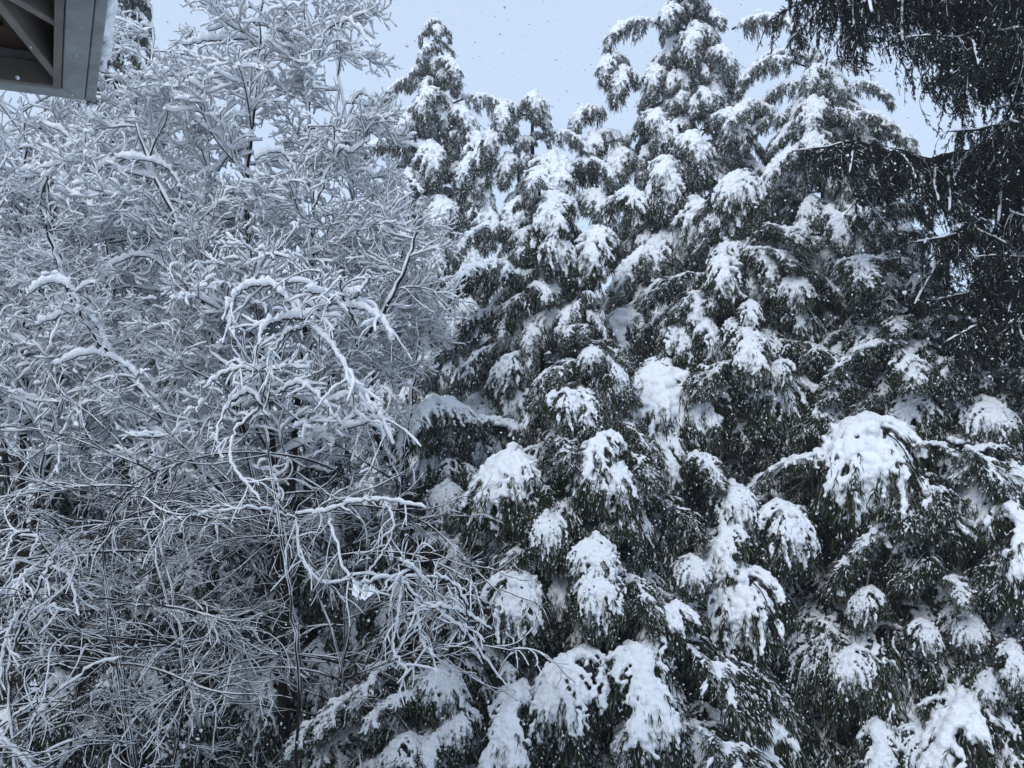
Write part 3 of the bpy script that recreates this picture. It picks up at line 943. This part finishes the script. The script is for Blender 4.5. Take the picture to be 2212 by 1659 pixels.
TG = 'bare snow covered trees'
b = at(615, 1659, 9.3)
D1 = Bare('bare_tree', 'largest bare tree, every twig outlined in snow, dark stems fanning up beside the eave', 'bare tree', b, TG)
for pts, d0, d1, r0 in [([(615, 1760), (612, 1450), (622, 1200), (640, 900), (668, 620), (678, 450), (660, 120), (650, -80)], 9.3, 9.3, 0.056),
                        ([(612, 1250), (590, 1000), (560, 720), (532, 450), (552, 200), (566, 0), (560, -90)], 9.3, 9.0, 0.045),
                        ([(612, 1300), (520, 900), (430, 640), (380, 480), (310, 320), (270, 170)], 9.3, 8.9, 0.045),
                        ([(635, 920), (715, 720), (760, 480), (745, 260), (715, 60)], 9.3, 9.6, 0.038),
                        ([(640, 900), (760, 760), (850, 640), (900, 500)], 9.3, 8.9, 0.035),
                        ([(590, 1000), (500, 760), (470, 500), (440, 250), (420, 60)], 9.3, 9.7, 0.035)]:
    P = D1.stem(pts, d0, d1, r0, 0.012)
    D1.dress(P, 0.205, 0.24 if r0 > 0.05 else 0.12, thin_below=980, sc=(0.45, 0.75) if r0 in (0.038, 0.035) else (0.65, 1.0))
P = D1.stem([(540, 1130), (500, 1090), (430, 1010), (330, 880), (240, 770), (170, 680), (120, 560), (85, 450)], 9.2, 8.0, 0.030, 0.010, 0.055, name='limb')
D1.dress(P, 0.2, 0.2, sc=(0.35, 0.6))

b = at(50, 1659, 9.8)
D2 = Bare('bare_tree', 'bare snow covered tree at the left edge below the eave', 'bare tree', b, TG)
for pts, d0, d1, r0 in [([(55, 1760), (52, 1300), (50, 950), (60, 620), (52, 320), (45, 210)], 9.8, 9.8, 0.06),
                        ([(52, 1300), (0, 900), (-30, 500), (-40, 260)], 9.8, 9.4, 0.04),
                        ([(52, 1250), (120, 900), (150, 640), (110, 480), (98, 330)], 9.8, 9.4, 0.04),
                        ([(52, 1200), (200, 900), (240, 640), (210, 420), (190, 260)], 9.8, 10.3, 0.04)]:
    P = D2.stem(pts, d0, d1, r0, 0.012)
    D2.dress(P, 0.22, 0.22 if r0 > 0.05 else 0.15, thin_below=1000)

b = at(330, 1659, 11.0)
D3 = Bare('bare_tree', 'thin bare snow covered tree behind the long slanting limb', 'bare tree', b, TG)
for pts, d0, d1, r0 in [([(330, 1740), (335, 1200), (310, 800), (250, 480), (235, 220)], 11, 11, 0.05), ([(335, 1200), (380, 800), (350, 500), (330, 250), (330, 60)], 11, 11.2, 0.035)]:
    P = D3.stem(pts, d0, d1, r0, 0.012)
    D3.dress(P, 0.26, 0.25, thin_below=1000, sc=(0.6, 1.0))

b = at(880, 1659, 10.2)
D4 = Bare('bare_tree', 'leaning bare tree with a thick dark stem among snowy twigs, left of the cedars', 'bare tree', b, TG)
for pts, d0, d1, r0 in [([(890, 1740), (885, 1250), (868, 1060), (840, 990), (815, 930), (800, 820), (830, 680), (870, 560), (860, 420)], 9.9, 9.6, 0.075), ([(868, 1060), (885, 880), (900, 740), (890, 600)], 9.8, 10, 0.03)]:
    P = D4.stem(pts, d0, d1, r0, 0.012)
    D4.dress(P, 0.17, 0.45, sc=(0.4, 0.75), thin_below=1000)

# nearer shrub with heavily loaded arching branches
b = at(600, 1659, 7.6)
D5 = Bare('bare_shrub', 'bare shrub in front with thick white arching branches in the middle of the left half', 'bare shrub', b, 'bare snow covered shrubs')


def loaded(tr, pts, d0, d1, r0, H, side=14, sl=(0.15, 0.5), trop=-0.10, name='branch', hs=0.6):
    side = int(side * 0.55)
    H = H * 0.85
    """a branch drawn through places in the scene with heavy snow and drooping side twigs"""
    m = len(pts)
    W_ = np.array([at(px, py, d0 + (d1 - d0) * k / max(m - 1, 1)) for k, (px, py) in enumerate(pts)])
    n = 7 * m
    P = bez(W_, n) - tr.o
    P[1:-1] += RNG.normal(0, 0.007, (n - 2, 3))
    R = np.linspace(r0, r0 * 0.45, n)[None]
    mb, sb = MB(), MB()
    tubes(mb, P[None], R, 5, 0, 0.3)
    snow_tubes(sb, P[None], R, np.array([H]), RNG, 5, 0, 1.0)
    if side:
        k = RNG.integers(1, n - 1, side)
        T = tangents(P[None])[0][k]
        rd = RNG.normal(size=(side, 3)) * np.array([1, 0.7, 0.8]); rd = norm(rd - (rd * T).sum(-1, keepdims=True) * T)
        d = T * 0.7 + rd * 0.8
        l1 = grow(P[k], d, RNG.uniform(*sl, side), 9, 0.12, trop, RNG)
        R1 = np.linspace(0.006, 0.003, 9)[None].repeat(side, 0)
        tubes(mb, l1, R1, 4, 0, 0.3); snow_tubes(sb, l1, R1, H * hs * RNG.uniform(0.5, 1.1, side), RNG, 5, 0, 0.97)
        m2 = side * 2
        kk = RNG.integers(0, side, m2); tt = RNG.integers(2, 8, m2)
        d2 = norm(l1[kk, tt] - l1[kk, tt - 1]) + RNG.normal(0, 0.6, (m2, 3))
        l2 = grow(l1[kk, tt], d2, RNG.uniform(0.08, 0.28, m2), 6, 0.13, trop, RNG)
        R2 = np.linspace(0.004, 0.0025, 6)[None].repeat(m2, 0)
        tubes(mb, l2, R2, 3, 0, 0.3); snow_tubes(sb, l2, R2, H * hs * 0.7 * RNG.uniform(0.5, 1.1, m2), RNG, 5, 0, 0.97)
    o = add_obj(name, mb.mesh('loaded_branch', [TWIG]), tr.root)
    add_obj('snow', sb.mesh('loaded_snow', [SNOW]), o)
    return P


loaded(D5, [(640, 1700), (640, 1400), (605, 1150), (578, 950), (568, 850), (600, 760), (655, 688)], 7.6, 7.4, 0.015, 0.015, 6)
for pts, h in [([(655, 688), (620, 650), (590, 622), (545, 618), (508, 645), (482, 692)], 0.085), ([(690, 690), (660, 640), (690, 610), (684, 560)], 0.05),
               ([(655, 690), (700, 665), (745, 650), (770, 640), (800, 600)], 0.075), ([(745, 655), (700, 640), (660, 630)], 0.07),
               ([(740, 660), (790, 672), (830, 700), (848, 735)], 0.075), ([(655, 690), (610, 690), (575, 705), (560, 745)], 0.07),
               ([(665, 700), (700, 730), (745, 790), (760, 850)], 0.07), ([(650, 710), (620, 720), (590, 760), (570, 780)], 0.055),
               ([(600, 770), (560, 800), (500, 800), (440, 840)], 0.055), ([(740, 800), (790, 860), (820, 900), (850, 960)], 0.06),
               ([(770, 700), (740, 640), (735, 600)], 0.05), ([(580, 900), (540, 850), (500, 870), (470, 930), (480, 990)], 0.05),
               ([(600, 850), (640, 830), (680, 850), (720, 900)], 0.05), ([(560, 880), (510, 930), (500, 1000), (560, 1080)], 0.035)]:
    loaded(D5, pts, 7.4, 7.2 + RNG.uniform(-.2, .2), 0.012, h, 9)
for pts, h in [([(640, 1110), (700, 1105), (760, 1088), (830, 1080), (920, 1098)], 0.05), ([(640, 1120), (560, 1100), (440, 1110), (350, 1130)], 0.035), ([(705, 1100), (720, 1150), (745, 1230), (790, 1290)], 0.04),
               ([(830, 1085), (850, 1130), (830, 1190), (780, 1260)], 0.04), ([(640, 1120), (650, 1200), (700, 1260), (760, 1250)], 0.04),
               ([(1090, 1480), (1030, 1400), (985, 1350), (900, 1290), (850, 1250), (780, 1260)], 0.05), ([(1000, 1390), (1010, 1330), (985, 1270), (940, 1240)], 0.05),
               ([(960, 1330), (930, 1270), (900, 1240), (860, 1210)], 0.055), ([(900, 1290), (910, 1380), (940, 1420)], 0.045), ([(870, 1260), (860, 1330), (850, 1400), (880, 1450)], 0.04),
               ([(1060, 1360), (1010, 1330), (950, 1310), (880, 1330)], 0.05)]:
    loaded(D5, pts, 7.7, 7.3 + RNG.uniform(-.2, .3), 0.010, h * 0.72, 12)

b = at(40, 1720, 7.4)
D6 = Bare('bare_shrub', 'bare shrub at the lower left edge with clotted white branch ends', 'bare shrub', b, 'bare snow covered shrubs')
for pts, h in [([(40, 1760), (20, 1500), (30, 1400), (70, 1300), (110, 1220), (140, 1180)], 0.07), ([(70, 1300), (40, 1330), (10, 1400), (0, 1470)], 0.08), ([(110, 1230), (60, 1240), (20, 1290)], 0.075),
               ([(110, 1220), (150, 1250), (170, 1330)], 0.05), ([(30, 1400), (90, 1320), (150, 1320)], 0.05), ([(120, 1180), (70, 1150), (30, 1160), (10, 1210)], 0.035),
               ([(0, 1570), (60, 1530), (120, 1500), (200, 1440), (260, 1420)], 0.045), ([(60, 1640), (75, 1560), (80, 1510)], 0.035), ([(0, 1590), (40, 1630), (70, 1660)], 0.05),
               ]:
    loaded(D6, pts, 7.5, 7.2, 0.010, h * 0.62, 12)

# the fattest snow sausages on the two big bare trees
for tr, pts, d, h in [(D1, [(330, 385), (300, 345), (250, 350), (205, 372)], 9.0, 0.085), (D1, [(395, 450), (380, 385), (330, 350), (250, 343)], 9.0, 0.08),
                      (D1, [(560, 110), (530, 86), (455, 88), (394, 97)], 9.3, 0.09), (D1, [(560, 60), (530, 44), (450, 68)], 9.2, 0.08),
                      (D1, [(722, 120), (742, 50), (770, 62), (803, 101)], 9.4, 0.075), (D1, [(750, 260), (775, 205), (800, 215), (830, 268)], 9.4, 0.06),
                      (D1, [(175, 680), (150, 625), (110, 610), (60, 635)], 8.2, 0.085), (D1, [(240, 770), (200, 690), (150, 678), (78, 703)], 8.4, 0.09),
                      (D1, [(320, 860), (270, 790), (200, 765), (120, 790)], 8.4, 0.075),
                      (D2, [(110, 480), (150, 380), (150, 300), (86, 262)], 9.4, 0.075), (D2, [(60, 620), (90, 420), (140, 330), (210, 322)], 9.5, 0.065),
                      (D1, [(560, 720), (470, 600), (410, 605), (350, 640)], 8.9, 0.06), (D1, [(430, 640), (330, 560), (270, 560), (215, 600)], 8.9, 0.07),
                      (D1, [(676, 450), (730, 330), (760, 330), (800, 300)], 9.0, 0.06), (D1, [(672, 560), (640, 380), (600, 330), (550, 345)], 9.0, 0.07)]:
    loaded(tr, pts, d, d - 0.2, 0.011, h, 5)

# long arching canes of the thicket at the lower left
for i, (bx, D, n, lab) in enumerate([(330, 8.2, 24, 'thicket of long thin bare canes sweeping low at the bottom left'), (640, 8.6, 22, 'thicket of long thin bare canes beside the lowest cedar'), (120, 9.2, 16, 'thicket of long thin bare canes behind the clotted shrub at the left edge')]):
    b = at(bx, 1720, D)
    sh = Bare('bare_shrub', lab, 'bare shrub', b, 'bare snow covered shrubs')
    roots = []
    for j in range(4):
        x = bx + RNG.uniform(-160, 160)
        P = sh.stem([(bx + (x - bx) * .3, 1760), (x, 1450), (x + RNG.uniform(-80, 80), 1150), (x + RNG.uniform(-140, 140), 1020)], D, D + RNG.uniform(-.4, .4), 0.015, 0.006, 0.010, name='stem')
        roots.append(P)
        sh.dress(P, 0.6, 0.1, sc=(0.5, 0.9), fams=('up', 'mid', 'low'), thin_below=700)
    for j in range(n):
        p = roots[j % 4]; p = p[RNG.integers(3, len(p))]
        sh.branch(p, 'arc', RNG.choice([0.0, math.pi]) + RNG.normal(0, 0.6), RNG.uniform(0.6, 1.0))

# ------------------------------------------------------------------ eave corner of the house
EZ = 1.75                       # height of the boards above the lens


def up_at(x, y, h=EZ):
    d = ray(x, y)
    return CAM + d * (h / d[2])


def eave():
    Cc = up_at(182, 217); A_ = up_at(0, 194); B_ = up_at(204, 0)
    a = norm((A_ - Cc)[None])[0]; b_ = norm((B_ - Cc)[None])[0]
    root = thing('house', 'corner of a house eave with pale boards and open brown underside, top left', 'house', tuple(Cc))

    def pale(name, c0, c1):
        m, nt, bs = mat(name)
        n = noise(nt, 6, 6, 0.7)
        r = ramp(nt, n.outputs[0], [(0.32, c0), (0.62, c1)])
        nt.links.new(r.outputs[0], bs.inputs['Base Color'])
        bs.inputs['Roughness'].default_value = 0.6
        bump(nt, bs, n.outputs[0], 0.15, 0.005)
        return m
    white = pale('stained_shaded_white_paint', (0.20, 0.215, 0.215), (0.34, 0.365, 0.36))  # white lowered to grey to stand for shade under the eave; mottling is stains
    cream = pale('stained_shaded_cream_paint', (0.13, 0.115, 0.10), (0.21, 0.19, 0.165))  # cream darkened the same way, eave shade put into the colour
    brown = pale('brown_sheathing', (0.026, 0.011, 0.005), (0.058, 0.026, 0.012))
    L = 6.0

    def corner_pts(off, z):
        """point inside the corner, 'off' metres in from both edges"""
        s = math.sqrt(max(1e-6, 1 - (a @ b_) ** 2))
        return (a + b_) * (off / s) + np.array([0, 0, z])

    def prism(name, poly, z0, z1, m, bev=0.004):
        import bmesh
        bm = bmesh.new()
        lo = [bm.verts.new((p[0], p[1], z0)) for p in poly]
        hi = [bm.verts.new((p[0], p[1], z1)) for p in poly]
        bm.faces.new(lo); bm.faces.new(hi[::-1])
        n = len(poly)
        for i in range(n):
            bm.faces.new((lo[i], hi[i], hi[(i + 1) % n], lo[(i + 1) % n]))
        bmesh.ops.recalc_face_normals(bm, faces=bm.faces)
        if bev: bmesh.ops.bevel(bm, geom=bm.edges[:], offset=bev, segments=1, affect='EDGES')
        me = bpy.data.meshes.new(name); bm.to_mesh(me); bm.free(); me.materials.append(m)
        return add_obj(name, me, root)

    def board(name, dr, o0, o1, z0, z1, m, gap=0.001):
        """board along one edge, mitred at the corner, from o0 to o1 inside the edge line"""
        p0, p1 = corner_pts(o0, 0), corner_pts(o1, 0)
        g = dr * gap
        return prism(name, [p0 + g, p0 + dr * L, p1 + dr * (L - 0.0), p1 + g], z0, z1, m)

    wA = 0.092
    board('fascia_board', a, 0.0, wA, 0.0, 0.16, white)
    board('fascia_board', b_, 0.0, wA, 0.0, 0.16, white)
    board('cream_rail', a, wA + 0.003, wA + 0.034, -0.008, 0.10, cream)
    board('cream_rail', b_, wA + 0.003, wA + 0.034, -0.008, 0.10, cream)
    # gutter-like drip board outside the second edge
    board('drip_board', b_, -0.045, -0.003, 0.012, 0.17, white)
    board('drip_board', a, -0.030, -0.003, 0.012, 0.17, white)
    # sheathing boards overhead, each its own board, rising inwards
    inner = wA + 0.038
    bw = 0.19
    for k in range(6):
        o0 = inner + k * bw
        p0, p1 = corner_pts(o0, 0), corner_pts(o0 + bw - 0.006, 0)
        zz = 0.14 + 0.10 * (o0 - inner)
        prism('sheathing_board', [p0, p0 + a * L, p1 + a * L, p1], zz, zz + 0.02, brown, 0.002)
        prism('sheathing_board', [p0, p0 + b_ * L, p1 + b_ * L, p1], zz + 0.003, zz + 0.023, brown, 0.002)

    def bar(name, P0, P1, w, h, m):
        P0, P1 = np.array(P0), np.array(P1)
        d = norm((P1 - P0)[None])[0]; s_ = norm(np.cross(d, [0, 0, 1.0])[None])[0]
        q = [P0 + s_ * w / 2, P1 + s_ * w / 2, P1 - s_ * w / 2, P0 - s_ * w / 2]
        return prism(name, q, P0[2], P0[2] + h, m)
    # hip rafter from the corner and a jack rafter
    hp0 = up_at(123, 170) - Cc; hp1 = up_at(0, 18) - Cc
    hp0[2] = hp1[2] = 0.0
    bar('rafter', hp0, hp0 + (hp1 - hp0) * 3, 0.036, 0.12, cream)
    j0 = up_at(128, 60) - Cc; j1 = up_at(20, -2) - Cc
    j0[2] = j1[2] = 0.004
    bar('rafter', j0, j0 + (j1 - j0) * 4, 0.036, 0.12, cream)
    # roof deck above keeps the light out, snow lies on it and curls over the edge
    q = [corner_pts(-0.03, 0), corner_pts(-0.03, 0) + a * L, corner_pts(-0.03, 0) + a * L + b_ * L, corner_pts(-0.03, 0) + b_ * L]
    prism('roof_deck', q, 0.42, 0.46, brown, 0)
    for dr in (a, b_):
        p0, p1 = corner_pts(-0.03, 0), corner_pts(0.0, 0)
        prism('roof_edge', [p0, p0 + dr * L, p1 + dr * L, p1], 0.172, 0.418, white, 0.003)
    # unseen house walls below the eave, added to block light from left and behind
    for dr in (a, b_):
        p0, p1 = corner_pts(0.95, 0), corner_pts(1.10, 0)
        prism('unseen_wall', [p0, p0 + dr * L, p1 + dr * L, p1], -6.2, 0.12, cream, 0)
    n = 900
    tt = RNG.random(n) * 2.4
    C1 = corner_pts(-0.05, 0) + b_ * tt[:, None] + np.stack([np.zeros(n), np.zeros(n), RNG.uniform(0.17, 0.62, n)], -1)
    C2 = corner_pts(-0.03, 0) + a * tt[:, None] + np.stack([np.zeros(n), np.zeros(n), RNG.uniform(0.45, 0.68, n)], -1)
    uu, vv = RNG.random(n) * 2.4, RNG.random(n) * 2.4
    C3 = corner_pts(-0.02, 0.56) + a * uu[:, None] + b_ * vv[:, None]
    out = norm((-(a + b_))[None])[0]
    sb = MB()
    nb = norm(np.cross(b_, [0, 0, 1.0])[None])[0]; nb = nb if nb @ a < 0 else -nb
    bulge = 0.018 * np.sin(np.clip((C1[:, 2] - 0.14) / 0.5, 0, 1) * math.pi) + 0.008 * np.sin(tt * 9) + RNG.normal(0, 0.006, n)
    blobs(sb, C1 + nb * bulge[:, None], RNG.uniform(0.018, 0.036, n), 1.0)
    blobs(sb, C2, RNG.uniform(0.05, 0.08, n), 1.0)
    blobs(sb, C3, RNG.uniform(0.10, 0.16, n), 0.7)
    V, Q = remeshed(sb, 0.014)
    s2 = MB(); s2.add(V, Q)
    add_obj('snow', s2.mesh('roof_snow', [SNOW]), root)
    # knots and a nail head in the boards
    for (x, y, r) in ((196, 232 - 15, 0.006), (46, 60, 0.008), (10, 50, 0.008)):
        pass


eave()

# ------------------------------------------------------------------ falling snow
def flakes(n):
    Y = RNG.uniform(2.6, 12.5, n)
    sx = RNG.uniform(-1.05, 1.05, n); sy = RNG.uniform(-1.05, 1.05, n)
    P = np.stack([sx * 0.66 * Y, Y, CAM_Z + Y * (math.tan(math.radians(PITCH)) + sy * 0.50)], -1)
    R = RNG.uniform(0.0026, 0.0054, n) * np.where(RNG.random(n) < 0.05, 1.4, 1.0)
    keep = P[:, 2] > 0.1
    P, R = P[keep], R[keep]
    mb = MB()
    V, T = ICO1, ICOT1
    S = R[:, None, None] * RNG.uniform(0.7, 1.4, (len(P), 1, 3))
    W = P[:, None] + V[None] * S * RNG.uniform(0.75, 1.25, (len(P), len(V), 1))
    t = T[None] + (np.arange(len(P)) * len(V))[:, None, None]
    mb.add(W.reshape(-1, 3), None, t.reshape(-1, 3))
    o = add_obj('falling_snow', mb.mesh('falling_snow', [SNOW]), kind='stuff')
    o['label'] = 'snowflakes drifting down in front of the trees'; o['category'] = 'snow'


flakes(7500)

# ------------------------------------------------------------------ snow-filled air
def haze():
    import bmesh
    bm = bmesh.new()
    bmesh.ops.create_cube(bm, size=1)
    me = bpy.data.meshes.new('haze'); bm.to_mesh(me); bm.free()
    m = bpy.data.materials.new('haze'); m.use_nodes = True
    nt = m.node_tree; nt.nodes.clear()
    o = nt.nodes.new('ShaderNodeOutputMaterial'); v = nt.nodes.new('ShaderNodeVolumePrincipled')
    v.inputs['Color'].default_value = (0.92, 0.95, 1, 1); v.inputs['Density'].default_value = 0.003
    nt.links.new(v.outputs[0], o.inputs['Volume'])
    me.materials.append(m)
    h = add_obj('haze', me, None, (0, 150, 10.5), 0, (1300, 1600, 24), label='thin haze of falling snow between the trees', kind='stuff')


haze()
print('TRIS', sum(len(m.loops) - 2 * len(m.polygons) for m in bpy.data.meshes), 'OBJS', len(bpy.data.objects))
